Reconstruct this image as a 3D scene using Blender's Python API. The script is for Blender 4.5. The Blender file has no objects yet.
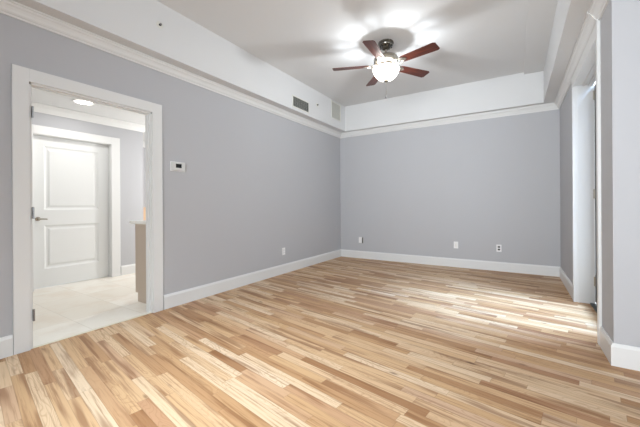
import bpy, bmesh, math, random
from mathutils import Vector, Matrix

random.seed(7)
SC = bpy.context.scene
COL = SC.collection

# ------------------------------------------------------------------ camera
CAM = (3.17733, -5.88903, 1.1)
YAW, ROLL = -0.5601, -0.006
cd = bpy.data.cameras.new('camera')
cam = bpy.data.objects.new('camera', cd)
COL.objects.link(cam)
cd.sensor_width = 36.0
cd.lens = 313.6844 / 640 * 36.0
cd.shift_y = -(213.5 - 204.716) / 640
cd.clip_start = 0.05
r0 = Vector((math.cos(YAW), -math.sin(YAW), 0))
fw = Vector((math.sin(YAW), math.cos(YAW), 0))
u0 = Vector((0, 0, 1))
rv = r0 * math.cos(ROLL) + u0 * math.sin(ROLL)
uv = -r0 * math.sin(ROLL) + u0 * math.cos(ROLL)
m = Matrix((rv, uv, -fw)).transposed().to_4x4()
m.translation = CAM
cam.matrix_world = m
SC.camera = cam

# ------------------------------------------------------------------ exposure, sky, lights
SC.view_settings.view_transform = 'Standard'
SC.view_settings.look = 'None'
SC.view_settings.gamma = 1
SC.view_settings.use_curve_mapping = False
SC.view_settings.exposure = 0.74

w = bpy.data.worlds.new('sky')
SC.world = w
w.use_nodes = True
bg = w.node_tree.nodes['Background']
bg.inputs[0].default_value = (0.90, 0.95, 1.0, 1)
bg.inputs[1].default_value = 1.6


def area(name, loc, aim, sx, sy, power, col=(1, 1, 1), spread=180):
    d = bpy.data.lights.new(name, 'AREA')
    d.shape = 'RECTANGLE'
    d.size, d.size_y, d.energy, d.color = sx, sy, power, col
    d.spread = math.radians(spread)
    o = bpy.data.objects.new(name, d)
    COL.objects.link(o)
    o.location = loc
    o.rotation_euler = (Vector(aim) - Vector(loc)).to_track_quat('-Z', 'Y').to_euler()
    return o


area('daylight_rear_window', (3.0, -8.22, 1.5), (2.2, 0, 1.7), 1.6, 1.8, 32, (0.90, 0.96, 1.0), 80)
area('daylight_rear_window', (5.2, -8.22, 1.5), (5.0, 0, 1.6), 1.6, 1.8, 2, (0.82, 0.93, 1.0), 110)
area('daylight_side_window', (6.32, -5.6, 1.5), (0, -5.6, 1.4), 2.6, 1.8, 6, (0.82, 0.93, 1.0))
area('added_fill_behind_viewer', (1.9, -5.3, 3.08), (1.5, -4.7, 0), 0.9, 0.9, 18, (0.84, 0.94, 1.0), 72)  # added overhead fill to brighten the near floor; no fixture modelled
area('daylight_patio_door', (5.3, -1.96, 3.6), (3.0, -1.96, 0.5), 1.4, 1.1, 46, (0.42, 0.66, 1.0), 60)


def point(name, loc, power, radius, col):
    d = bpy.data.lights.new(name, 'POINT')
    d.energy, d.shadow_soft_size, d.color = power, radius, col
    o = bpy.data.objects.new(name, d)
    COL.objects.link(o)
    o.location = loc
    return o


area('hall_downlight_lamp', (-1.54, -4.08, 2.425), (-1.54, -4.08, 0), 0.16, 0.16, 4, (1.0, 0.985, 0.95))
point('hall_fill_near_end', (-1.15, -6.2, 1.5), 10, 0.12, (1.0, 0.985, 0.95))  # unseen fill light added to brighten the hall, no lamp body
point('hall_fill_far_end', (-1.3, -1.9, 1.5), 50, 0.12, (1.0, 0.985, 0.95))  # second added hall fill, out of view, lifts ceiling and tile

# ------------------------------------------------------------------ materials


def srgb(r, g, b):
    f = lambda c: (c / 255 / 12.92) if c / 255 <= 0.04045 else ((c / 255 + 0.055) / 1.055) ** 2.4
    return (f(r), f(g), f(b), 1)


def mat(name, col, rough=0.5, metal=0.0, emit=None, strength=0.0, bump=0.0, bscale=200, spec=0.5, var=0.0):
    mt = bpy.data.materials.new(name)
    mt.use_nodes = True
    nt = mt.node_tree
    b = nt.nodes['Principled BSDF']
    b.inputs['Base Color'].default_value = col
    b.inputs['Roughness'].default_value = rough
    b.inputs['Metallic'].default_value = metal
    b.inputs['Specular IOR Level'].default_value = spec
    if emit:
        b.inputs['Emission Color'].default_value = emit
        b.inputs['Emission Strength'].default_value = strength
    tc = nt.nodes.new('ShaderNodeTexCoord')
    n = nt.nodes.new('ShaderNodeTexNoise')
    n.inputs['Scale'].default_value = bscale
    nt.links.new(tc.outputs['Object'], n.inputs['Vector'])
    if var > 0:
        mx = nt.nodes.new('ShaderNodeMix')
        mx.data_type = 'RGBA'
        n2 = nt.nodes.new('ShaderNodeTexNoise')
        n2.inputs['Scale'].default_value = 1.3
        nt.links.new(tc.outputs['Object'], n2.inputs['Vector'])
        mx.inputs[6].default_value = [c * (1 - var) for c in col[:3]] + [1]
        mx.inputs[7].default_value = [min(1, c * (1 + var)) for c in col[:3]] + [1]
        nt.links.new(n2.outputs[0], mx.inputs[0])
        nt.links.new(mx.outputs[2], b.inputs['Base Color'])
    if bump > 0:
        bp = nt.nodes.new('ShaderNodeBump')
        bp.inputs['Strength'].default_value = bump
        bp.inputs['Distance'].default_value = 0.002
        nt.links.new(n.outputs[0], bp.inputs['Height'])
        nt.links.new(bp.outputs[0], b.inputs['Normal'])
    return mt


M_WALL = mat('grey_wall_paint', srgb(188, 189, 193), 0.75, bump=0.15, bscale=260, spec=0.3, var=0.015)
M_CEIL = mat('ceiling_paint', srgb(222, 223, 224), 0.85, bump=0.1, bscale=260, spec=0.2, var=0.01)
M_TRIM = mat('white_trim_paint', srgb(228, 229, 229), 0.35, bump=0.04, bscale=60, spec=0.4)
M_DOOR = mat('white_door_paint', srgb(234, 236, 236), 0.4, bump=0.04, bscale=60, spec=0.4)
M_NICKEL = mat('brushed_nickel', srgb(176, 170, 160), 0.28, 1.0, bump=0.03, bscale=300)
M_STEEL = mat('dull_hinge_steel', srgb(160, 161, 163), 0.4, 1.0, bump=0.03, bscale=300)
M_CANOPY = mat('polished_dark_nickel', srgb(120, 117, 110), 0.18, 1.0, bump=0.03, bscale=300)
M_THERM = mat('pale_grey_plastic', srgb(214, 214, 212), 0.4, bump=0.02)
M_DARK = mat('dark_cavity', srgb(40, 40, 40), 0.7, bump=0.1)
M_LOUV = mat('grey_louver_metal', srgb(160, 161, 155), 0.5, bump=0.05)
M_VENT = mat('white_vent_enamel', srgb(226, 226, 220), 0.4, bump=0.03)
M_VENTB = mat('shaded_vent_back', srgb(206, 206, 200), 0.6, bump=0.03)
M_PLATE = mat('white_plastic', srgb(240, 240, 240), 0.35, bump=0.02)
M_SLOT = mat('dark_socket_slots', srgb(70, 70, 70), 0.5, bump=0.02)
M_LCD = mat('black_display', srgb(18, 22, 22), 0.15, bump=0.01)
M_BLACK = mat('black_door_frame_paint', srgb(14, 14, 15), 0.4, bump=0.03)
M_VAN = mat('pale_taupe_cabinet_laminate', srgb(198, 182, 166), 0.5, bump=0.05, bscale=90, var=0.04)
M_WOODC = mat('light_oak_veneer', srgb(214, 180, 146), 0.5, bump=0.05, bscale=90, var=0.06)
M_COUNT = mat('white_stone_counter', srgb(240, 238, 232), 0.2, bump=0.02, var=0.02)
M_TOE = mat('shaded_toe_kick', srgb(140, 132, 122), 0.6, bump=0.02)
M_CONC = mat('balcony_concrete', srgb(176, 174, 168), 0.85, bump=0.3, bscale=80, var=0.05)
M_BRONZE = mat('dark_threshold_metal', srgb(70, 80, 78), 0.45, 0.6, bump=0.03)
M_SADDLE = mat('pale_stone_saddle', srgb(226, 222, 206), 0.35, bump=0.03, var=0.03)
M_BOWL = bpy.data.materials.new('frosted_bowl_glass')
M_BOWL.use_nodes = True
_nt = M_BOWL.node_tree
_nt.nodes.remove(_nt.nodes['Principled BSDF'])
_em = _nt.nodes.new('ShaderNodeEmission')
_em.inputs[0].default_value = (1.0, 0.97, 0.90, 1)
_em.inputs[1].default_value = 10.5
_tr = _nt.nodes.new('ShaderNodeBsdfTransparent')
_mx = _nt.nodes.new('ShaderNodeMixShader')
_mx.inputs[0].default_value = 0.82
_nt.links.new(_em.outputs[0], _mx.inputs[1])
_nt.links.new(_tr.outputs[0], _mx.inputs[2])
_nt.links.new(_mx.outputs[0], _nt.nodes['Material Output'].inputs[0])
M_LAMP = mat('lit_downlight_lens', srgb(250, 250, 245), 0.4, emit=(1.0, 0.96, 0.9, 1), strength=6.0)


def glass_mat():
    mt = bpy.data.materials.new('clear_pane_glass')
    mt.use_nodes = True
    nt = mt.node_tree
    nt.nodes.remove(nt.nodes['Principled BSDF'])
    out = nt.nodes['Material Output']
    tr = nt.nodes.new('ShaderNodeBsdfTransparent')
    gl = nt.nodes.new('ShaderNodeBsdfGlossy')
    gl.inputs['Roughness'].default_value = 0.02
    mx = nt.nodes.new('ShaderNodeMixShader')
    mx.inputs[0].default_value = 0.05
    nt.links.new(tr.outputs[0], mx.inputs[1])
    nt.links.new(gl.outputs[0], mx.inputs[2])
    nt.links.new(mx.outputs[0], out.inputs[0])
    return mt


M_GLASS = glass_mat()


class NT:
    """small node-building helper"""

    def __init__(s, nt):
        s.nt = nt

    def n(s, t, **kw):
        x = s.nt.nodes.new(t)
        for k, v in kw.items():
            setattr(x, k, v)
        return x

    def put(s, sock, v):
        if isinstance(v, (int, float)):
            sock.default_value = v
        elif isinstance(v, (tuple, list)):
            sock.default_value = v
        else:
            s.nt.links.new(v, sock)

    def math(s, op, a, b=0.0, c=0.0):
        x = s.n('ShaderNodeMath', operation=op)
        s.put(x.inputs[0], a)
        s.put(x.inputs[1], b)
        s.put(x.inputs[2], c)
        return x.outputs[0]

    def comb(s, a, b, c=0.0):
        x = s.n('ShaderNodeCombineXYZ')
        for i, v in enumerate((a, b, c)):
            s.put(x.inputs[i], v)
        return x.outputs[0]

    def white(s, vec):
        x = s.n('ShaderNodeTexWhiteNoise', noise_dimensions='3D')
        s.put(x.inputs['Vector'], vec)
        return x.outputs['Value'], x.outputs['Color']

    def noise(s, vec, scale, detail=2.0, rough=0.5):
        x = s.n('ShaderNodeTexNoise')
        s.put(x.inputs['Vector'], vec)
        x.inputs['Scale'].default_value = scale
        x.inputs['Detail'].default_value = detail
        x.inputs['Roughness'].default_value = rough
        return x.outputs['Fac'] if 'Fac' in x.outputs else x.outputs[0]

    def ramp(s, fac, stops, interp='LINEAR'):
        x = s.n('ShaderNodeValToRGB')
        x.color_ramp.interpolation = interp
        e = x.color_ramp.elements
        e[0].position, e[0].color = stops[0]
        e[1].position, e[1].color = stops[-1]
        for p, c in stops[1:-1]:
            k = e.new(p)
            k.color = c
        s.put(x.inputs[0], fac)
        return x.outputs[0]

    def mix(s, fac, a, b, blend='MIX'):
        x = s.n('ShaderNodeMix', data_type='RGBA', blend_type=blend)
        s.put(x.inputs[0], fac)
        s.put(x.inputs[6], a)
        s.put(x.inputs[7], b)
        return x.outputs[2]

    def smooth(s, v, lo, hi):
        x = s.n('ShaderNodeMapRange', interpolation_type='SMOOTHSTEP')
        s.put(x.inputs[0], v)
        s.put(x.inputs[1], lo)
        s.put(x.inputs[2], hi)
        return x.outputs[0]


def wood_floor_mat():
    mt = bpy.data.materials.new('oak_strip_floor')
    mt.use_nodes = True
    nt = mt.node_tree
    h = NT(nt)
    b = nt.nodes['Principled BSDF']
    tc = h.n('ShaderNodeTexCoord')
    sp = h.n('ShaderNodeSeparateXYZ')
    nt.links.new(tc.outputs['Object'], sp.inputs[0])
    X, Y = sp.outputs[0], sp.outputs[1]
    a = math.radians(9.3)
    d = h.math('ADD', h.math('MULTIPLY', X, math.sin(a)), h.math('MULTIPLY', Y, math.cos(a)))
    s = h.math('ADD', h.math('MULTIPLY', X, math.cos(a)), h.math('MULTIPLY', Y, -math.sin(a)))
    PW = 0.0627
    dd = h.math('DIVIDE', h.math('ADD', d, 0.026), PW)
    row = h.math('FLOOR', dd)
    fr = h.math('SUBTRACT', dd, row)
    r1, _ = h.white(h.comb(row, 3.7, 1.1))
    r2, _ = h.white(h.comb(row, 9.1, 5.3))
    ln = h.math('ADD', h.math('MULTIPLY', r1, 0.65), 0.40)
    ss = h.math('ADD', h.math('DIVIDE', s, ln), h.math('MULTIPLY', r2, 17.0))
    k = h.math('FLOOR', ss)
    fk = h.math('SUBTRACT', ss, k)
    idv, idc = h.white(h.comb(row, k, 0.5))
    idv2, _ = h.white(h.comb(row, k, 7.5))
    idv3, _ = h.white(h.comb(row, k, 13.5))
    tone = h.ramp(idv, [
        (0.00, srgb(154, 112, 78)), (0.08, srgb(170, 130, 94)), (0.20, srgb(184, 145, 106)),
        (0.40, srgb(202, 166, 126)), (0.60, srgb(211, 179, 143)), (0.82, srgb(219, 192, 159)),
        (1.00, srgb(226, 204, 176))])
    tone = h.mix(0.12, tone, srgb(204, 164, 124))
    # pinkish / reddish boards
    tone = h.mix(h.math('MULTIPLY', h.smooth(idv2, 0.70, 1.0), 0.5), tone, srgb(184, 142, 116))
    # grain running along the board
    gz = h.math('MULTIPLY', idv3, 40.0)
    g1 = h.noise(h.comb(h.math('MULTIPLY', s, 2.2), h.math('MULTIPLY', d, 75.0), gz), 1.0, 4.0, 0.65)
    tone = h.mix(h.math('MULTIPLY', h.smooth(g1, 0.47, 0.70), 0.62), tone, srgb(134, 90, 56))
    # cathedral figure
    warp = h.noise(h.comb(h.math('MULTIPLY', s, 2.2), h.math('MULTIPLY', d, 9.0), gz), 1.0, 1.5, 0.5)
    rings = h.math('SINE', h.math('MULTIPLY', warp, 130.0))
    ringm = h.math('MULTIPLY', h.smooth(rings, 0.45, 1.0), h.smooth(idv3, 0.35, 0.8))
    tone = h.mix(h.math('MULTIPLY', ringm, 0.30), tone, srgb(158, 112, 72))
    # heartwood streaks: broad dark patches that follow a board
    hs = h.noise(h.comb(h.math('MULTIPLY', s, 1.3), h.math('MULTIPLY', d, 16.0), gz), 1.0, 2.0, 0.5)
    tone = h.mix(h.math('MULTIPLY', h.smooth(hs, 0.53, 0.68), 0.65), tone, srgb(130, 86, 54))
    # knots and mineral flecks
    vor = h.n('ShaderNodeTexVoronoi')
    vor.inputs['Scale'].default_value = 1.0
    h.put(vor.inputs['Vector'], h.comb(h.math('MULTIPLY', s, 3.2), h.math('MULTIPLY', d, 9.0), 0.0))
    rr = h.n('ShaderNodeSeparateColor')
    nt.links.new(vor.outputs['Color'], rr.inputs[0])
    kn = h.math('MULTIPLY', h.math('SUBTRACT', 1.0, h.smooth(vor.outputs['Distance'], 0.03, 0.16)),
                h.smooth(rr.outputs[0], 0.72, 0.82))
    tone = h.mix(h.math('MULTIPLY', kn, 0.75), tone, srgb(84, 54, 34))
    # board edges
    e1 = h.math('MINIMUM', fr, h.math('SUBTRACT', 1.0, fr))
    edge = h.math('SUBTRACT', 1.0, h.smooth(e1, 0.0, 0.035))
    e2 = h.math('MULTIPLY', h.math('MINIMUM', fk, h.math('SUBTRACT', 1.0, fk)), ln)
    end = h.math('SUBTRACT', 1.0, h.smooth(e2, 0.0, 0.0022))
    gap = h.math('MAXIMUM', edge, end)
    tone = h.mix(h.math('MULTIPLY', gap, 0.40), tone, srgb(110, 76, 50))
    nt.links.new(tone, b.inputs['Base Color'])
    rn = h.noise(tc.outputs['Object'], 2.5, 3.0, 0.5)
    nt.links.new(h.math('ADD', h.math('MULTIPLY', rn, 0.12), 0.36), b.inputs['Roughness'])
    b.inputs['Specular IOR Level'].default_value = 0.16
    bp = h.n('ShaderNodeBump')
    bp.inputs['Strength'].default_value = 0.35
    bp.inputs['Distance'].default_value = 0.0015
    hh = h.math('SUBTRACT', h.math('ADD', h.math('MULTIPLY', g1, 0.35), h.math('MULTIPLY', idv2, 0.4)), gap)
    nt.links.new(hh, bp.inputs['Height'])
    nt.links.new(bp.outputs[0], b.inputs['Normal'])
    return mt


def tile_mat():
    mt = bpy.data.materials.new('cream_stone_tile')
    mt.use_nodes = True
    nt = mt.node_tree
    h = NT(nt)
    b = nt.nodes['Principled BSDF']
    tc = h.n('ShaderNodeTexCoord')
    sp = h.n('ShaderNodeSeparateXYZ')
    nt.links.new(tc.outputs['Object'], sp.inputs[0])
    T = 0.46
    tx = h.math('DIVIDE', sp.outputs[0], T)
    ty = h.math('DIVIDE', sp.outputs[1], T)
    fx = h.math('FLOOR', tx)
    fy = h.math('FLOOR', ty)
    _, c = h.white(h.comb(fx, fy, 1.0))
    v, _ = h.white(h.comb(fx, fy, 4.0))
    base = h.ramp(v, [(0, srgb(232, 226, 214)), (0.5, srgb(238, 233, 223)), (1, srgb(243, 239, 230))])
    off = h.n('ShaderNodeVectorMath', operation='ADD')
    nt.links.new(tc.outputs['Object'], off.inputs[0])
    sc = h.n('ShaderNodeVectorMath', operation='SCALE')
    nt.links.new(c, sc.inputs[0])
    sc.inputs['Scale'].default_value = 5.0
    nt.links.new(sc.outputs[0], off.inputs[1])
    n1 = h.noise(off.outputs[0], 3.0, 5.0, 0.6)
    base = h.mix(h.math('MULTIPLY', h.smooth(n1, 0.45, 0.7), 0.5), base, srgb(222, 208, 190))
    ex = h.math('SUBTRACT', tx, fx)
    ey = h.math('SUBTRACT', ty, fy)
    e = h.math('MINIMUM', h.math('MINIMUM', ex, h.math('SUBTRACT', 1.0, ex)), h.math('MINIMUM', ey, h.math('SUBTRACT', 1.0, ey)))
    g = h.math('SUBTRACT', 1.0, h.smooth(e, 0.003, 0.010))
    base = h.mix(h.math('MULTIPLY', g, 0.5), base, srgb(196, 190, 176))
    nt.links.new(base, b.inputs['Base Color'])
    b.inputs['Roughness'].default_value = 0.35
    return mt


def blade_mat():
    mt = bpy.data.materials.new('cherry_blade_wood')
    mt.use_nodes = True
    nt = mt.node_tree
    h = NT(nt)
    b = nt.nodes['Principled BSDF']
    tc = h.n('ShaderNodeTexCoord')
    mp = h.n('ShaderNodeMapping')
    nt.links.new(tc.outputs['Object'], mp.inputs[0])
    mp.inputs['Scale'].default_value = (3.0, 45.0, 10.0)
    n1 = h.noise(mp.outputs[0], 1.0, 4.0, 0.6)
    c = h.ramp(n1, [(0.3, srgb(48, 19, 11)), (0.55, srgb(84, 34, 19)), (0.8, srgb(120, 54, 31))])
    nt.links.new(c, b.inputs['Base Color'])
    b.inputs['Roughness'].default_value = 0.35
    return mt


M_FLOOR = wood_floor_mat()
M_TILE = tile_mat()
M_BLADE = blade_mat()

# ------------------------------------------------------------------ mesh helpers


def obj(name, bm, material, parent=None, smooth=False, loc=None):
    bmesh.ops.recalc_face_normals(bm, faces=bm.faces)
    me = bpy.data.meshes.new(name)
    bm.to_mesh(me)
    bm.free()
    me.materials.append(material)
    if smooth:
        for p in me.polygons:
            p.use_smooth = True
        try:
            me.set_sharp_from_angle(angle=math.radians(40))
        except Exception:
            pass
    o = bpy.data.objects.new(name, me)
    COL.objects.link(o)
    if parent:
        o.parent = parent
    if loc:
        o.location = loc
    return o


def struct(name, bm, material, label=None, parent=None, smooth=False):
    o = obj(name, bm, material, parent, smooth)
    if parent is None:
        o['kind'] = 'structure'
        if label:
            o['label'] = label
            o['category'] = name.split('_')[0]
    return o


def tag(o, label, cat, group=None):
    o['label'] = label
    o['category'] = cat
    if group:
        o['group'] = group
    return o


def empty(name, loc, label, cat, group=None, rotz=0.0):
    o = bpy.data.objects.new(name, None)
    o.empty_display_size = 0.1
    COL.objects.link(o)
    o.location = loc
    o.rotation_euler = (0, 0, rotz)
    return tag(o, label, cat, group)


def box(bm, lo, hi, bevel=0.0, seg=2):
    vs = [bm.verts.new((x, y, z)) for x in (lo[0], hi[0]) for y in (lo[1], hi[1]) for z in (lo[2], hi[2])]
    q = [(0, 1, 3, 2), (4, 6, 7, 5), (0, 4, 5, 1), (2, 3, 7, 6), (0, 2, 6, 4), (1, 5, 7, 3)]
    fs = [bm.faces.new([vs[i] for i in f]) for f in q]
    if bevel:
        es = list({e for f in fs for e in f.edges})
        bmesh.ops.bevel(bm, geom=es, offset=bevel, segments=seg, affect='EDGES', profile=0.7)
    return bm


def boxes(*bs, bevel=0.0):
    bm = bmesh.new()
    for lo, hi in bs:
        box(bm, lo, hi, bevel)
    return bm


def lathe(prof, seg=48, bm=None, c=(0, 0, 0)):
    bm = bm or bmesh.new()
    rings = []
    for r, z in prof:
        if r < 1e-5:
            rings.append([bm.verts.new((c[0], c[1], c[2] + z))])
        else:
            rings.append([bm.verts.new((c[0] + r * math.cos(2 * math.pi * i / seg), c[1] + r * math.sin(2 * math.pi * i / seg), c[2] + z)) for i in range(seg)])
    for a, b_ in zip(rings, rings[1:]):
        for i in range(seg):
            j = (i + 1) % seg
            if len(a) == 1 and len(b_) == 1:
                continue
            if len(a) == 1:
                bm.faces.new((a[0], b_[i], b_[j]))
            elif len(b_) == 1:
                bm.faces.new((a[i], a[j], b_[0]))
            else:
                bm.faces.new((a[i], a[j], b_[j], b_[i]))
    return bm


def tube(bm, pts, rad, seg=12):
    pts = [Vector(p) for p in pts]
    rads = rad if isinstance(rad, (list, tuple)) else [rad] * len(pts)
    rings = []
    for i, p in enumerate(pts):
        t = (pts[min(i + 1, len(pts) - 1)] - pts[max(i - 1, 0)]).normalized()
        ref = Vector((0, 0, 1)) if abs(t.z) < 0.95 else Vector((1, 0, 0))
        a = t.cross(ref).normalized()
        b_ = t.cross(a).normalized()
        rings.append([bm.verts.new(p + (a * math.cos(2 * math.pi * k / seg) + b_ * math.sin(2 * math.pi * k / seg)) * rads[i]) for k in range(seg)])
    for r1, r2 in zip(rings, rings[1:]):
        for k in range(seg):
            bm.faces.new((r1[k], r1[(k + 1) % seg], r2[(k + 1) % seg], r2[k]))
    bm.faces.new(rings[0])
    bm.faces.new(rings[-1])
    return bm


def sweep(path, prof, i):
    """one straight run (segment i) of a moulding along the plan polyline, mitred at its corners.
    prof: (distance from the wall, z); the room lies to the right of the direction of travel."""
    P = [Vector(p) for p in path]

    def nrm(k):
        d = (P[k + 1] - P[k]).normalized()
        return Vector((d.y, -d.x))

    def off(k, side_n):
        if k == 0 or k == len(P) - 1:
            return lambda dist: P[k] + side_n * dist
        n1, n2 = nrm(k - 1), nrm(k)
        mm = (n1 + n2) / (1 + n1.dot(n2))
        return lambda dist: P[k] + mm * dist
    n = nrm(i)
    fa, fb = off(i, n), off(i + 1, n)
    bm = bmesh.new()
    A = [bm.verts.new((*fa(d), z)) for d, z in prof]
    B = [bm.verts.new((*fb(d), z)) for d, z in prof]
    k = len(prof)
    for j in range(k):
        bm.faces.new((A[j], A[(j + 1) % k], B[(j + 1) % k], B[j]))
    bm.faces.new(A)
    bm.faces.new(B)
    return bm


# ------------------------------------------------------------------ dimensions
W = 3.730          # right wall plane
XR = 6.4           # right wall of the room's near part
YB = -8.3          # rear wall
YJ = -3.030        # where the right wall turns
WT = 0.088
ZS = 2.602         # soffit
ZC = 3.107         # raised ceiling
TL, TB, TR = 0.203, -0.160, 3.526
DY0, DY1, DZ = -5.018, -4.083, 2.045        # left doorway
PY0, PY1, PZ = -2.640, -1.420, 2.400        # patio opening
HZ = 2.44
HX = -2.14

# ------------------------------------------------------------------ room shell
struct('floor', boxes(((0.0, YB, -0.05), (W, 0, 0)), ((W, YB, -0.05), (XR, YJ, 0)), ((W, PY0, -0.05), (W + 0.12, PY1, 0))),
       M_FLOOR, 'polished oak strip floor of the empty room in mixed honey and brown boards')
struct('floor_hall', boxes(((-5.2, -8.2, -0.05), (-0.03, -0.9, 0.0))), M_TILE, 'pale cream stone tile floor seen through the white doorway')
struct('threshold_hall', boxes(((-0.03, DY0, -0.05), (0.0, DY1, 0.004))), M_SADDLE, 'pale strip where the tile meets the oak boards')

struct('wall_left', boxes(((-WT, YB, 0), (0, DY0 - 0.02, ZS)), ((-WT, DY1 + 0.02, 0), (0, 0, ZS)), ((-WT, DY0 - 0.02, DZ + 0.02), (0, DY1 + 0.02, ZS))),
       M_WALL, 'long grey left wall holding the white doorway and thermostat')
struct('wall_back', boxes(((-WT, 0, 0), (W + 0.16, 0.12, ZS))), M_WALL, 'plain grey wall at the far end of the room')
struct('wall_right', boxes(((W, PY1 + 0.02, 0), (W + 0.16, 0.0, ZS)), ((W, YJ, 0), (W + 0.16, PY0 - 0.02, ZS)), ((W, PY0 - 0.02, PZ + 0.02), (W + 0.16, PY1 + 0.02, ZS))),
       M_WALL, 'grey right wall around the tall cased patio doorway')
struct('wall_right_near', boxes(((W + 0.16, YJ, 0), (XR + 0.12, YJ + 0.12, ZS))), M_WALL, 'light grey wall section at the right edge facing the viewer')
struct('wall_right_side', boxes(((XR, YB, 0), (XR + 0.12, -6.9, ZS)), ((XR, -4.3, 0), (XR + 0.12, YJ, ZS)), ((XR, -6.9, 0), (XR + 0.12, -4.3, 0.6)), ((XR, -6.9, 2.4), (XR + 0.12, -4.3, ZS))), M_WALL)
struct('wall_rear', boxes(((-WT, YB - 0.12, 0), (2.2, YB, ZC)), ((3.8, YB - 0.12, 0), (4.4, YB, ZC)), ((6.0, YB - 0.12, 0), (XR + 0.12, YB, ZC)),
                          ((2.2, YB - 0.12, 0), (3.8, YB, 0.6)), ((2.2, YB - 0.12, 2.4), (3.8, YB, ZC)),
                          ((4.4, YB - 0.12, 0), (6.0, YB, 0.6)), ((4.4, YB - 0.12, 2.4), (6.0, YB, ZC))), M_WALL)

# soffit around the raised tray, and the tray itself
struct('ceiling_soffit_left', boxes(((-WT, YB, ZS), (TL, 0.12, ZC + 0.1))), M_CEIL)
struct('ceiling_soffit_back', boxes(((TL, TB, ZS), (TR, 0.12, ZC + 0.1))), M_CEIL)
struct('ceiling_soffit_right', boxes(((TR, YB, ZS), (XR + 0.12, YJ + 0.12, ZC + 0.1)), ((TR, YJ + 0.12, ZS), (W + 0.16, 0.12, ZC + 0.1))), M_CEIL)
struct('ceiling', boxes(((TL, YB, ZC), (TR, TB, ZC + 0.1))), M_CEIL, 'raised white tray ceiling that holds the fan')
struct('ceiling_step', boxes(((3.282, YB, ZC - 0.035), (TR, TB, ZC))), M_CEIL)

# crown moulding
CR = [(0, 2.509), (0.012, 2.509), (0.014, 2.522), (0.022, 2.526), (0.030, 2.536), (0.036, 2.552), (0.046, 2.567), (0.058, 2.576),
      (0.062, 2.588), (0.072, 2.590), (0.072, ZS), (0, ZS)]
PATH = [(0, YB), (0, 0), (W, 0), (W, YJ), (XR, YJ)]
for i, nm in enumerate(('trim_crown_left', 'trim_crown_back', 'trim_crown_right', 'trim_crown_near_right')):
    struct(nm, sweep(PATH, CR, i), M_TRIM, smooth=False)
# small proud joint in the crown above the near door casing
CRJ = [(d + 0.006 if d > 0 else 0, z - (0.004 if z < 2.52 else 0)) for d, z in CR]
struct('trim_crown_joint', sweep([(W, PY0 - 0.02), (W, PY0 - 0.045)], CRJ, 0), M_TRIM)

# baseboards
BB = [(0, 0), (0.017, 0), (0.017, 0.128), (0.012, 0.138), (0.008, 0.15), (0, 0.15)]
struct('baseboard_left_near', sweep([(0, YB), (0, DY0 - 0.115)], BB, 0), M_TRIM)
BP = [(0, DY1 + 0.125), (0, 0), (W, 0), (W, PY1 + 0.06)]
for i, nm in enumerate(('baseboard_left', 'baseboard_back', 'baseboard_right')):
    struct(nm, sweep(BP, BB, i), M_TRIM)
BN = [(W, PY0 - 0.05), (W, YJ), (XR, YJ)]
for i, nm in enumerate(('baseboard_right_near', 'baseboard_near_right')):
    struct(nm, sweep(BN, BB, i), M_TRIM)

# ------------------------------------------------------------------ left doorway: casing, jambs, hinges (leaf taken off)
dw = empty('door_1', (0, 0, 0), 'white cased doorway with hinges but no door leaf', 'door')
dw['kind'] = 'structure'
CW = 0.112
obj('casing', boxes(((0, DY0 - CW, 0), (0.02, DY0 - 0.016, DZ + CW)), ((0, DY1 + 0.010, 0), (0.02, DY1 + CW, DZ + CW)),
                    ((0, DY0 - 0.016, DZ + 0.014), (0.02, DY1 + 0.010, DZ + CW)), bevel=0.002), M_TRIM, dw)
obj('jamb', boxes(((-WT, DY0 - 0.02, 0), (0, DY0, DZ)), ((-WT, DY1, 0), (0, DY1 + 0.02, DZ)), ((-WT, DY0, DZ), (0, DY1, DZ + 0.02))), M_TRIM, dw)
obj('door_stop', boxes(((-0.065, DY0, 0), (-0.035, DY0 + 0.012, DZ - 0.012)), ((-0.065, DY1 - 0.012, 0), (-0.035, DY1, DZ - 0.012)),
                       ((-0.065, DY0, DZ - 0.012), (-0.035, DY1, DZ))), M_TRIM, dw)
obj('hall_casing', boxes(((-WT - 0.014, DY0 - CW, 0), (-WT, DY0, DZ + CW)), ((-WT - 0.014, DY1, 0), (-WT, DY1 + 0.06, DZ + CW)),
                         ((-WT - 0.014, DY0, DZ), (-WT, DY1, DZ + CW))), M_TRIM, dw)
for z in (1.83, 1.05, 0.26):
    bm = bmesh.new()
    tube(bm, [(0.012, DY0 - 0.001 + 0.007, z - 0.045), (0.012, DY0 + 0.006, z + 0.045)], 0.0065, 12)
    box(bm, (-0.035, DY0, z - 0.043), (0.006, DY0 + 0.003, z + 0.043))
    obj('hinge', bm, M_STEEL, dw, smooth=True)

# ------------------------------------------------------------------ hall shell
LD0, LD1, LDZ = -4.415, -3.500, 2.045
struct('wall_hall', boxes(((HX - 0.14, -8.2, 0), (HX, LD0 - 0.02, HZ)), ((HX - 0.14, LD1 + 0.02, 0), (HX, -3.0, HZ)),
                          ((HX - 0.14, LD0 - 0.02, LDZ + 0.02), (HX, LD1 + 0.02, HZ))), M_WALL, 'pale grey hall wall behind the doorway, around the panelled door')
struct('wall_hall_return', boxes(((-5.2, -3.1, 0), (HX - 0.14, -3.0, HZ))), M_WALL)
struct('wall_hall_far', boxes(((-3.62, -3.0, 0), (-3.5, -0.9, HZ))), M_WALL, 'grey wall of the far room glimpsed past the hall corner')
struct('wall_hall_end', boxes(((-3.62, -0.9, 0), (-WT, -0.78, HZ))), M_WALL)
struct('wall_hall_near', boxes(((-5.2, -8.3, 0), (-WT, -8.2, HZ))), M_WALL)
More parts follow.
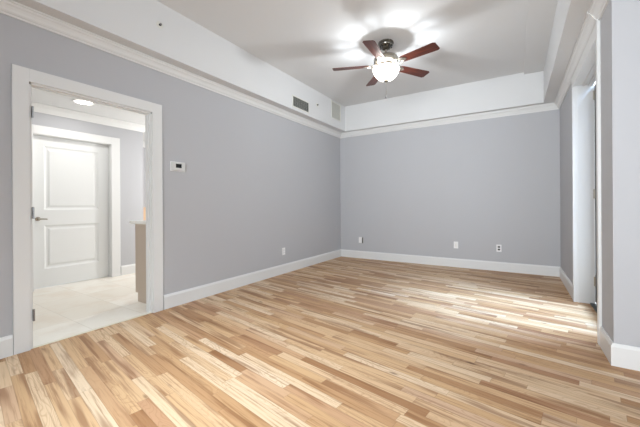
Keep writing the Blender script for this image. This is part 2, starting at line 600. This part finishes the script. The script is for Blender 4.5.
struct('ceiling_hall', boxes(((-5.2, -8.3, HZ), (-WT, -0.78, HZ + 0.1))), M_CEIL, 'white hall ceiling seen through the doorway')
HC = [(0, HZ - 0.105), (0.012, HZ - 0.105), (0.02, HZ - 0.09), (0.045, HZ - 0.05), (0.075, HZ - 0.02), (0.085, HZ - 0.012), (0.085, HZ), (0, HZ)]
HP = [(HX, -8.2), (HX, -3.0), (-3.5, -3.0), (-3.5, -0.9), (-WT, -0.9)]
for i, nm in enumerate(('trim_crown_hall', 'trim_crown_hall_return', 'trim_crown_hall_far', 'trim_crown_hall_end')):
    struct(nm, sweep(HP, HC, i), M_TRIM)
struct('baseboard_hall', sweep([(HX, LD1 + 0.14), (HX, -3.0), (-3.5, -3.0), (-3.5, -0.9)], BB, 0), M_TRIM)
struct('baseboard_hall_far', sweep([(HX, LD1 + 0.14), (HX, -3.0), (-3.5, -3.0), (-3.5, -0.9)], BB, 2), M_TRIM)

# panelled hall door
hd = empty('door_2', (0, 0, 0), 'closed white two-panel door with lever handle across the hall', 'door')
hd['kind'] = 'structure'
obj('casing', boxes(((HX, LD0 - 0.115, 0), (HX + 0.02, LD0 - 0.005, LDZ + 0.118)), ((HX, LD1 + 0.005, 0), (HX + 0.02, LD1 + 0.13, LDZ + 0.118)),
                    ((HX, LD0 - 0.005, LDZ + 0.005), (HX + 0.02, LD1 + 0.005, LDZ + 0.118)), bevel=0.003), M_TRIM, hd)
obj('jamb', boxes(((HX - 0.14, LD0 - 0.02, 0), (HX, LD0, LDZ)), ((HX - 0.14, LD1, 0), (HX, LD1 + 0.02, LDZ)), ((HX - 0.14, LD0 - 0.02, LDZ), (HX, LD1 + 0.02, LDZ + 0.02))), M_TRIM, hd)
DX = HX - 0.07
PANELS = [(-4.285, -3.635, 0.255, 0.845), (-4.285, -3.635, 1.05, 1.915)]


def panel_door():
    bm = bmesh.new()
    f0, f1 = DX - 0.04, DX
    ys = (LD0 + 0.003, PANELS[0][0], PANELS[0][1], LD1 - 0.003)
    box(bm, (f0, ys[0], 0.010), (f1, ys[1], LDZ - 0.003))
    box(bm, (f0, ys[2], 0.010), (f1, ys[3], LDZ - 0.003))
    box(bm, (f0, ys[1], 0.010), (f1, ys[2], PANELS[0][2]))
    box(bm, (f0, ys[1], PANELS[0][3]), (f1, ys[2], PANELS[1][2]))
    box(bm, (f0, ys[1], PANELS[1][3]), (f1, ys[2], LDZ - 0.003))
    return bm


obj('leaf', panel_door(), M_DOOR, hd)
for (y0, y1, z0, z1) in PANELS:
    bm = bmesh.new()
    # sunk moulding sloping in, then the raised field
    loops = []
    for ins, x in ((0, DX), (0.006, DX - 0.004), (0.022, DX - 0.014), (0.040, DX - 0.014), (0.062, DX - 0.005)):
        loops.append([bm.verts.new((x, a, b_)) for a, b_ in ((y0 + ins, z0 + ins), (y1 - ins, z0 + ins), (y1 - ins, z1 - ins), (y0 + ins, z1 - ins))])
    for A, B in zip(loops, loops[1:]):
        for k in range(4):
            bm.faces.new((A[k], A[(k + 1) % 4], B[(k + 1) % 4], B[k]))
    bm.faces.new(loops[-1])
    back = [bm.verts.new((DX - 0.036, v.co.y, v.co.z)) for v in loops[0]]
    bm.faces.new(back)
    for k in range(4):
        bm.faces.new((loops[0][k], loops[0][(k + 1) % 4], back[(k + 1) % 4], back[k]))
    obj('panel', bm, M_DOOR, hd)
bm = bmesh.new()
yh, zh = -4.352, 0.933
tube(bm, [(DX, yh, zh), (DX + 0.008, yh, zh)], 0.028, 24)
tube(bm, [(DX + 0.008, yh, zh), (DX + 0.05, yh, zh)], 0.011, 12)
tube(bm, [(DX + 0.05, yh - 0.006, zh), (DX + 0.052, yh + 0.03, zh), (DX + 0.05, yh + 0.085, zh - 0.004)], [0.011, 0.009, 0.008], 12)
obj('lever_handle', bm, M_NICKEL, hd, smooth=True)

# recessed hall downlight
dl = empty('recessed_downlight', (-1.54, -4.08, HZ), 'round lit recessed downlight in the hall ceiling beyond the doorway', 'ceiling light')
obj('trim_ring', lathe([(0.095, -0.004), (0.098, -0.009), (0.12, -0.007), (0.124, 0.0), (0.095, 0.0), (0.095, -0.004)]), M_TRIM, dl, smooth=True)
obj('lens', lathe([(0, -0.006), (0.06, -0.005), (0.0945, -0.002), (0.0945, 0.0), (0, 0.0)]), M_LAMP, dl, smooth=True)

# vanity on the hall side of the wall, its end panel towards the viewer
vb = empty('vanity_cabinet', (-0.36, -3.4, 0), 'pale taupe vanity cabinet standing at the right of the doorway', 'cabinet')
vb_bm = boxes(((-0.575, -3.945, 0.10), (-WT - 0.022, -2.9, 0.892)), ((-0.525, -3.945, 0), (-WT - 0.022, -2.9, 0.10)))
ob = obj('body', vb_bm, M_VAN, vb)
ob.location = (0.36, 3.4, 0)
for y0 in (-3.93, -3.41):
    bm = boxes(((-0.593, y0, 0.125), (-0.575, y0 + 0.50, 0.88)), bevel=0.002)
    dd_ = obj('cabinet_door', bm, M_VAN, vb)
    dd_.location = (0.36, 3.4, 0)
    bm = bmesh.new()
    tube(bm, [(-0.615, y0 + 0.44, 0.68), (-0.615, y0 + 0.44, 0.80)], 0.005, 10)
    tube(bm, [(-0.593, y0 + 0.44, 0.69), (-0.615, y0 + 0.44, 0.69)], 0.004, 8)
    tube(bm, [(-0.593, y0 + 0.44, 0.79), (-0.615, y0 + 0.44, 0.79)], 0.004, 8)
    obj('handle', bm, M_NICKEL, dd_, smooth=True)
ct = obj('countertop', boxes(((-0.645, -3.975, 0.892), (-WT - 0.022, -2.88, 0.925)), bevel=0.004), M_COUNT)
tag(ct, 'white stone countertop lying on the taupe vanity cabinet', 'countertop')

wc = empty('storage_cabinet', (-3.27, -2.1, 0), 'light oak cabinet in the far room beyond the vanity', 'cabinet')
for nm, bm in (('body', boxes(((-0.229, -0.55, 0.08), (0.18, 0.55, 1.04)), ((-0.21, -0.53, 0.0), (0.14, 0.53, 0.08)))),
               ('top', boxes(((-0.229, -0.57, 1.04), (0.20, 0.57, 1.07)), bevel=0.003)),
               ('cabinet_door', boxes(((0.18, -0.54, 0.1), (0.198, -0.01, 1.03)), bevel=0.002)),
               ('cabinet_door', boxes(((0.18, 0.01, 0.1), (0.198, 0.54, 1.03)), bevel=0.002))):
    obj(nm, bm, M_WOODC, wc)

# ------------------------------------------------------------------ patio doorway in the right wall
pd = empty('door_3', (0, 0, 0), 'tall white cased opening with a black-edged glazed patio door', 'door')
pd['kind'] = 'structure'
JD = W + 0.165
obj('casing', boxes(((W - 0.02, PY1 - 0.004, 0), (W, PY1 + 0.055, 2.505)), ((W - 0.02, PY0 - 0.05, 0), (W, PY0 + 0.004, 2.509)),
                    ((W - 0.02, PY0, PZ - 0.004), (W, PY1, 2.505)), bevel=0.002), M_TRIM, pd)
obj('jamb', boxes(((W, PY1, 0), (JD, PY1 + 0.02, PZ)), ((W, PY0 - 0.02, 0), (JD, PY0, PZ)), ((W, PY0 - 0.02, PZ), (JD, PY1 + 0.02, PZ + 0.02))), M_TRIM, pd)
obj('door_stop', boxes(((W + 0.02, PY1 - 0.006, 0), (W + 0.032, PY1, PZ)), ((JD - 0.05, PY0, 0), (JD - 0.01, PY0 + 0.014, PZ)),
                       ((JD - 0.05, PY0, PZ - 0.02), (JD - 0.01, PY1, PZ)), ((JD - 0.10, PY0, PZ - 0.009), (JD - 0.075, PY1, PZ))), M_TRIM, pd)
gx0, gx1 = JD + 0.0, JD + 0.045
leaf = obj('leaf_frame', boxes(((gx0, PY1 - 0.11, 0.03), (gx1, PY1 - 0.004, PZ - 0.03)), ((gx0, PY0 + 0.004, 0.03), (gx1, PY0 + 0.11, PZ - 0.03)),
                               ((gx0, PY0 + 0.11, 0.03), (gx1, PY1 - 0.11, 0.25)), ((gx0, PY0 + 0.11, PZ - 0.14), (gx1, PY1 - 0.11, PZ - 0.03)), bevel=0.002), M_BLACK, pd)
obj('pane', boxes(((gx0 + 0.018, PY0 + 0.105, 0.245), (gx0 + 0.026, PY1 - 0.105, PZ - 0.135))), M_GLASS, leaf)
for z in (2.27, 1.2, 0.25):
    bm = bmesh.new()
    tube(bm, [(gx0 - 0.006, PY1 - 0.006, z - 0.05), (gx0 - 0.006, PY1 - 0.006, z + 0.05)], 0.006, 12)
    box(bm, (gx0 - 0.003, PY1 - 0.035, z - 0.045), (gx0 + 0.001, PY1 - 0.006, z + 0.045))
    obj('hinge', bm, M_NICKEL, pd, smooth=True)
obj('sill', boxes(((W + 0.12, PY0, -0.05), (gx1 + 0.05, PY1, 0.012)), bevel=0.002), M_BRONZE, pd)
struct('ground_balcony', boxes(((gx1 + 0.05, -2.9, -0.12), (7.5, 0.6, -0.03))), M_CONC)

# windows behind the camera that let the daylight in
for i, (x0, x1) in enumerate(((2.2, 3.8), (4.4, 6.0))):
    wd = empty('window_%d' % (i + 1), (0, 0, 0), 'white framed rear window', 'window')
    wd['kind'] = 'structure'
    y0, y1 = YB - 0.09, YB - 0.04
    xm = (x0 + x1) / 2
    obj('window_frame', boxes(((x0, y0, 0.6), (x0 + 0.05, y1, 2.4)), ((x1 - 0.05, y0, 0.6), (x1, y1, 2.4)), ((x0, y0, 0.6), (x1, y1, 0.65)),
                              ((x0, y0, 2.35), (x1, y1, 2.4)), ((xm - 0.03, y0, 0.65), (xm + 0.03, y1, 2.35))), M_TRIM, wd)
    obj('pane', boxes(((x0 + 0.05, y0 + 0.02, 0.65), (x1 - 0.05, y0 + 0.026, 2.35))), M_GLASS, wd)
wd = empty('window_3', (0, 0, 0), 'white framed side window', 'window')
wd['kind'] = 'structure'
x0, x1 = XR + 0.04, XR + 0.09
obj('window_frame', boxes(((x0, -6.9, 0.6), (x1, -6.85, 2.4)), ((x0, -4.35, 0.6), (x1, -4.3, 2.4)), ((x0, -6.9, 0.6), (x1, -4.3, 0.65)),
                          ((x0, -6.9, 2.35), (x1, -4.3, 2.4)), ((x0, -5.63, 0.65), (x1, -5.57, 2.35))), M_TRIM, wd)
obj('pane', boxes(((x0 + 0.02, -6.85, 0.65), (x0 + 0.026, -4.35, 2.35))), M_GLASS, wd)

# ------------------------------------------------------------------ ceiling fan
FX, FY, ZB = 1.812, -2.150, 2.825
fan = empty('ceiling_fan', (FX, FY, ZC), 'five-blade cherry wood ceiling fan with lit glass bowl under the tray ceiling', 'ceiling fan')
F0 = -ZC  # parts are modelled in absolute height, then shifted


def fpart(name, bm, material, parent=fan, smooth=True):
    for v in bm.verts:
        v.co.z += F0
    return obj(name, bm, material, parent, smooth)


canopy = fpart('canopy', lathe([(0, 3.107), (0.092, 3.107), (0.096, 3.098), (0.096, 3.088), (0.088, 3.082), (0.086, 3.066), (0.078, 3.056), (0.070, 3.052),
                       (0.060, 3.036), (0.040, 3.022), (0.026, 3.016), (0.0, 3.016)]), M_CANOPY)
for i in range(10):
    a_ = 2 * math.pi * i / 10
    fpart('vent_slot', tube(bmesh.new(), [(0.064 * math.cos(a_), 0.064 * math.sin(a_), 3.0395), (0.076 * math.cos(a_), 0.076 * math.sin(a_), 3.051)], 0.0055, 8), M_DARK, canopy)
fpart('downrod', lathe([(0, 3.03), (0.0135, 3.03), (0.0135, 2.96), (0.024, 2.955), (0.030, 2.94), (0, 2.93)], 24), M_NICKEL)
fpart('motor_housing', lathe([(0, 2.95), (0.045, 2.95), (0.060, 2.944), (0.105, 2.936), (0.135, 2.922), (0.150, 2.902), (0.152, 2.894), (0.146, 2.888),
                              (0.150, 2.882), (0.148, 2.862), (0.130, 2.846), (0.105, 2.838), (0.09, 2.832), (0, 2.832)]), M_NICKEL)
fpart('light_fitter', lathe([(0, 2.833), (0.070, 2.833), (0.074, 2.825), (0.074, 2.805), (0.085, 2.800), (0.087, 2.794), (0.0, 2.794)]), M_NICKEL)


def catenary_ring():
    bm = bmesh.new()
    # thin rim ring on three little arms holding the bowl
    pts = []
    seg = 48
    R_, r_ = 0.160, 0.0045
    rings = []
    for i in range(seg):
        a = 2 * math.pi * i / seg
        rings.append([bm.verts.new(((R_ + r_ * math.cos(t)) * math.cos(a), (R_ + r_ * math.cos(t)) * math.sin(a), 2.786 + r_ * math.sin(t)))
                      for t in (0, math.pi / 3, 2 * math.pi / 3, math.pi, 4 * math.pi / 3, 5 * math.pi / 3)])
    for i in range(seg):
        A, B = rings[i], rings[(i + 1) % seg]
        for k in range(6):
            bm.faces.new((A[k], A[(k + 1) % 6], B[(k + 1) % 6], B[k]))
    for k in range(3):
        a = 2 * math.pi * k / 3 + 0.6
        tube(bm, [(0.08 * math.cos(a), 0.08 * math.sin(a), 2.80), (0.12 * math.cos(a), 0.12 * math.sin(a), 2.803), (0.160 * math.cos(a), 0.160 * math.sin(a), 2.788)], 0.004, 8)
    return bm


fpart('bowl_ring', catenary_ring(), M_NICKEL)
bowl = fpart('glass_bowl', lathe([(0.158, 2.779), (0.164, 2.774), (0.160, 2.756), (0.152, 2.734), (0.136, 2.704), (0.112, 2.674), (0.080, 2.650),
                                  (0.045, 2.637), (0.0, 2.632), (0.0, 2.636), (0.045, 2.641), (0.078, 2.654), (0.109, 2.678), (0.132, 2.707),
                                  (0.148, 2.735), (0.156, 2.757), (0.158, 2.779)], 64), M_BOWL)
fpart('finial', lathe([(0, 2.637), (0.032, 2.637), (0.033, 2.629), (0.018, 2.622), (0.010, 2.614), (0.0, 2.609)], 24), M_NICKEL)


def pull_chain():
    bm = bmesh.new()
    z = 2.80
    tube(bm, [(0.02, -0.075, 2.81), (0.02, -0.175, 2.80), (0.02, -0.178, 2.78)], 0.0022, 8)
    tube(bm, [(0.0, 0.0, 2.62), (0.0, 0.0, 2.45)], 0.0016, 6)
    for i in range(28):
        bmesh.ops.create_uvsphere(bm, u_segments=6, v_segments=4, radius=0.0028, matrix=Matrix.Translation((0, 0, 2.615 - i * 0.006)))
    return bm


def chain():
    bm = bmesh.new()
    tube(bm, [(0.0, 0.0, 2.619), (0.0, 0.0, 2.44)], 0.0015, 6)
    for i in range(29):
        bmesh.ops.create_uvsphere(bm, u_segments=6, v_segments=4, radius=0.0027, matrix=Matrix.Translation((0, 0, 2.612 - i * 0.006)))
    return bm


ch = fpart('pull_chain', chain(), M_NICKEL)
fpart('pull_knob', lathe([(0, 2.445), (0.006, 2.443), (0.008, 2.436), (0.012, 2.426), (0.010, 2.418), (0.0, 2.415)], 16), M_STEEL, ch)


def blade_mesh():
    bm = bmesh.new()
    # outline: rounded root, widening towards a softly squared tip
    up = []
    r0_, r1_ = 0.205, 0.665
    n = 20
    top, bot = [], []
    for i in range(n + 1):
        t = i / n
        x = r0_ + (r1_ - r0_) * t
        wd_ = 0.055 + 0.016 * min(1, t * 1.1)
        if t < 0.06:
            wd_ *= math.sqrt(max(0.0, 1 - ((0.06 - t) / 0.06) ** 2)) * 0.35 + 0.65
        if t > 0.95:
            q = (t - 0.95) / 0.05
            wd_ *= 0.78 + 0.22 * math.sqrt(max(0.0, 1 - q * q))
        top.append((x, wd_))
        bot.append((x, -wd_))
    out = top + bot[::-1]
    for z in (-0.003, 0.003):
        up.append([bm.verts.new((x, y, z)) for x, y in out])
    bm.faces.new(up[0])
    bm.faces.new(up[1])
    for k in range(len(out)):
        bm.faces.new((up[0][k], up[0][(k + 1) % len(out)], up[1][(k + 1) % len(out)], up[1][k]))
    return bm


def bracket_mesh():
    bm = bmesh.new()
    # two scrolled arms from the motor opening to a plate screwed under the blade
    for s in (-1, 1):
        pts = [(0.095, 0.010 * s, 0.028), (0.125, 0.022 * s, 0.012), (0.155, 0.042 * s, -0.004), (0.185, 0.046 * s, -0.008), (0.212, 0.030 * s, -0.007),
               (0.235, 0.012 * s, -0.007)]
        tube(bm, pts, [0.008, 0.007, 0.006, 0.006, 0.006, 0.005], 8)
        tube(bm, [(0.155, 0.042 * s, -0.005), (0.160, 0.024 * s, -0.004), (0.148, 0.014 * s, -0.003), (0.138, 0.022 * s, 0.0)], 0.004, 8)
    outl = [(0.196, 0.034), (0.235, 0.040), (0.262, 0.022), (0.285, 0.0), (0.262, -0.022), (0.235, -0.040), (0.196, -0.034)]
    A = [bm.verts.new((x, y, -0.0075)) for x, y in outl]
    B = [bm.verts.new((x, y, -0.0030)) for x, y in outl]
    bm.faces.new(A)
    bm.faces.new(B)
    for k in range(len(outl)):
        bm.faces.new((A[k], A[(k + 1) % 7], B[(k + 1) % 7], B[k]))
    for x, y in ((0.225, 0.022), (0.225, -0.022), (0.262, 0.0)):
        bmesh.ops.create_uvsphere(bm, u_segments=8, v_segments=5, radius=0.005, matrix=Matrix.Translation((x, y, -0.008)))
    return bm


b0 = obj('blade', blade_mesh(), M_BLADE, fan)
k0 = obj('blade_bracket', bracket_mesh(), M_NICKEL, b0, smooth=True)
for k in range(5):
    if k == 0:
        b = b0
    else:
        b = b0.copy()
        COL.objects.link(b)
        b.parent = fan
        kk = k0.copy()
        COL.objects.link(kk)
        kk.parent = b
    b.location = (0, 0, ZB - ZC)
    b.rotation_euler = (math.radians(-11), 0, 3.524 + k * 2 * math.pi / 5)
point('fan_bulb', (FX, FY, 2.705), 24, 0.035, (0.90, 0.96, 1.0))

# ------------------------------------------------------------------ wall fittings
th = empty('thermostat', (0, -3.786, 1.53), 'small white thermostat on the left wall beside the doorway', 'thermostat')
obj('body', boxes(((0, -0.078, -0.046), (0.028, 0.078, 0.046)), bevel=0.006), M_THERM, th)
obj('display', boxes(((0.0275, -0.036, -0.016), (0.0295, 0.032, 0.028)), bevel=0.0005), M_LCD, th)
obj('wall_plate', boxes(((0, -0.086, -0.052), (0.006, 0.086, 0.052)), bevel=0.002), M_PLATE, th)


def plate_bm(w_=0.072, h_=0.116):
    return boxes(((-w_ / 2, -0.006, -h_ / 2), (w_ / 2, 0, h_ / 2)), bevel=0.002)


def outlet(name, loc, rotz, label, dark):
    o = empty(name, loc, label, 'outlet', 'wall outlets', rotz)
    obj('cover_plate', plate_bm(), M_PLATE, o)
    for z in (0.021, -0.021):
        bm = bmesh.new()
        box(bm, (-0.017, -0.0085, z - 0.014), (0.017, -0.006, z + 0.014), 0.0015)
        s_ = obj('socket', bm, M_SLOT if dark else M_PLATE, o)
        s2 = boxes(((-0.009, -0.0092, z - 0.004), (-0.006, -0.0084, z + 0.007)), ((0.006, -0.0092, z - 0.004), (0.009, -0.0084, z + 0.007)),
                   ((-0.0025, -0.0092, z - 0.011), (0.0025, -0.0084, z - 0.007)))
        obj('slots', s2, M_DARK, s_)
    return o


outlet('wall_outlet', (0.0, -1.934, 0.355), math.radians(90), 'white duplex outlet low on the long left wall', False)
outlet('wall_outlet', (2.928, 0.0, 0.373), 0, 'white duplex outlet with dark sockets, rightmost on the far wall', True)
cp = empty('cable_plate', (2.277, 0, 0.384), 'blank-looking white cable plate, middle fitting on the far wall', 'wall plate')
obj('cover_plate', plate_bm(0.072, 0.118), M_PLATE, cp)
obj('connector', boxes(((-0.007, -0.010, -0.028), (0.007, -0.006, 0.028)), bevel=0.001), M_VENT, cp)
jb = empty('phone_jack', (0.472, 0, 0.372), 'boxy white phone jack with dark side, leftmost on the far wall', 'phone jack')
obj('back_plate', boxes(((-0.046, -0.006, -0.066), (0.050, 0, 0.064)), bevel=0.002), M_LOUV, jb)
obj('cover', boxes(((-0.038, -0.034, -0.058), (0.030, -0.006, 0.062)), bevel=0.005), M_PLATE, jb)
obj('dark_side_gap', boxes(((0.031, -0.026, -0.056), (0.043, -0.006, 0.05)), bevel=0.002), M_SLOT, jb)  # dark block stands in for the shadowed gap beside the cover

# air vents in the left face of the tray
v1 = empty('air_vent', (TL, -1.716, 2.737), 'dark-louvered air vent with white frame high on the left soffit', 'air vent')
hy, hz = 0.215, 0.078
obj('frame', boxes(((0, -hy - 0.022, -hz - 0.018), (0.010, -hy, hz + 0.018)), ((0, hy, -hz - 0.018), (0.010, hy + 0.022, hz + 0.018)),
                   ((0, -hy, hz), (0.010, hy, hz + 0.018)), ((0, -hy, -hz - 0.018), (0.010, hy, -hz)), bevel=0.002), M_VENT, v1)
obj('backing', boxes(((0.0002, -hy, -hz), (0.002, hy, hz))), M_DARK, v1)
bm = bmesh.new()
for i in range(11):
    z = -hz + 0.008 + i * 0.0140
    vs = [bm.verts.new(p) for p in ((0.003, -hy, z + 0.005), (0.010, -hy, z - 0.004), (0.010, hy, z - 0.004), (0.003, hy, z + 0.005))]
    vt = [bm.verts.new((v.co.x + 0.0006, v.co.y, v.co.z + 0.001)) for v in vs]
    bm.faces.new(vs)
    bm.faces.new(vt)
    for k in range(4):
        bm.faces.new((vs[k], vs[(k + 1) % 4], vt[(k + 1) % 4], vt[k]))
for i in range(1, 8):
    y = -hy + i * 2 * hy / 8
    box(bm, (0.002, y - 0.002, -hz), (0.009, y + 0.002, hz))
obj('louvers', bm, M_LOUV, v1)

v2 = empty('air_vent', (TL, -0.545, 2.915), 'tall white air vent near the far corner of the left soffit', 'air vent')
hy, hz = 0.165, 0.145
obj('frame', boxes(((0, -hy - 0.02, -hz - 0.02), (0.010, -hy, hz + 0.02)), ((0, hy, -hz - 0.02), (0.010, hy + 0.02, hz + 0.02)),
                   ((0, -hy, hz), (0.010, hy, hz + 0.02)), ((0, -hy, -hz - 0.02), (0.010, hy, -hz)), bevel=0.002), M_VENT, v2)
obj('backing', boxes(((0.0002, -hy, -hz), (0.002, hy, hz))), M_VENTB, v2)
bm = bmesh.new()
for i in range(8):
    y = -hy + 0.024 + i * 0.041
    vs = [bm.verts.new(p) for p in ((0.002, y + 0.009, -hz), (0.010, y - 0.007, -hz), (0.010, y - 0.007, hz), (0.002, y + 0.009, hz))]
    vt = [bm.verts.new((v.co.x + 0.0008, v.co.y + 0.001, v.co.z)) for v in vs]
    bm.faces.new(vs)
    bm.faces.new(vt)
    for k in range(4):
        bm.faces.new((vs[k], vs[(k + 1) % 4], vt[(k + 1) % 4], vt[k]))
obj('louvers', bm, M_VENT, v2)


def sprinkler(loc, label, s=1.0):
    o = empty('sprinkler_head', loc, label, 'sprinkler')
    rot = Matrix.Rotation(math.radians(90), 4, 'Y')

    def part(name, prof, m_):
        b_ = lathe([(r * s, z * s) for r, z in prof], 24)
        bmesh.ops.transform(b_, matrix=rot, verts=b_.verts)
        obj(name, b_, m_, o, smooth=True)
    part('escutcheon', [(0, 0), (0.040, 0), (0.042, 0.003), (0.036, 0.007), (0.022, 0.008), (0.0, 0.008)], M_VENT)
    part('nozzle', [(0, 0.006), (0.014, 0.006), (0.013, 0.018), (0.009, 0.022), (0.009, 0.032), (0.0, 0.033)], M_SLOT)
    part('deflector', [(0, 0.032), (0.013, 0.032), (0.014, 0.034), (0, 0.036)], M_STEEL)


sprinkler((TL, -4.104, 2.881), 'small sidewall sprinkler on the soffit high above the doorway', 0.8)
sprinkler((TL, -1.226, 2.859), 'tiny sidewall sprinkler on the soffit between the two vents', 0.9)
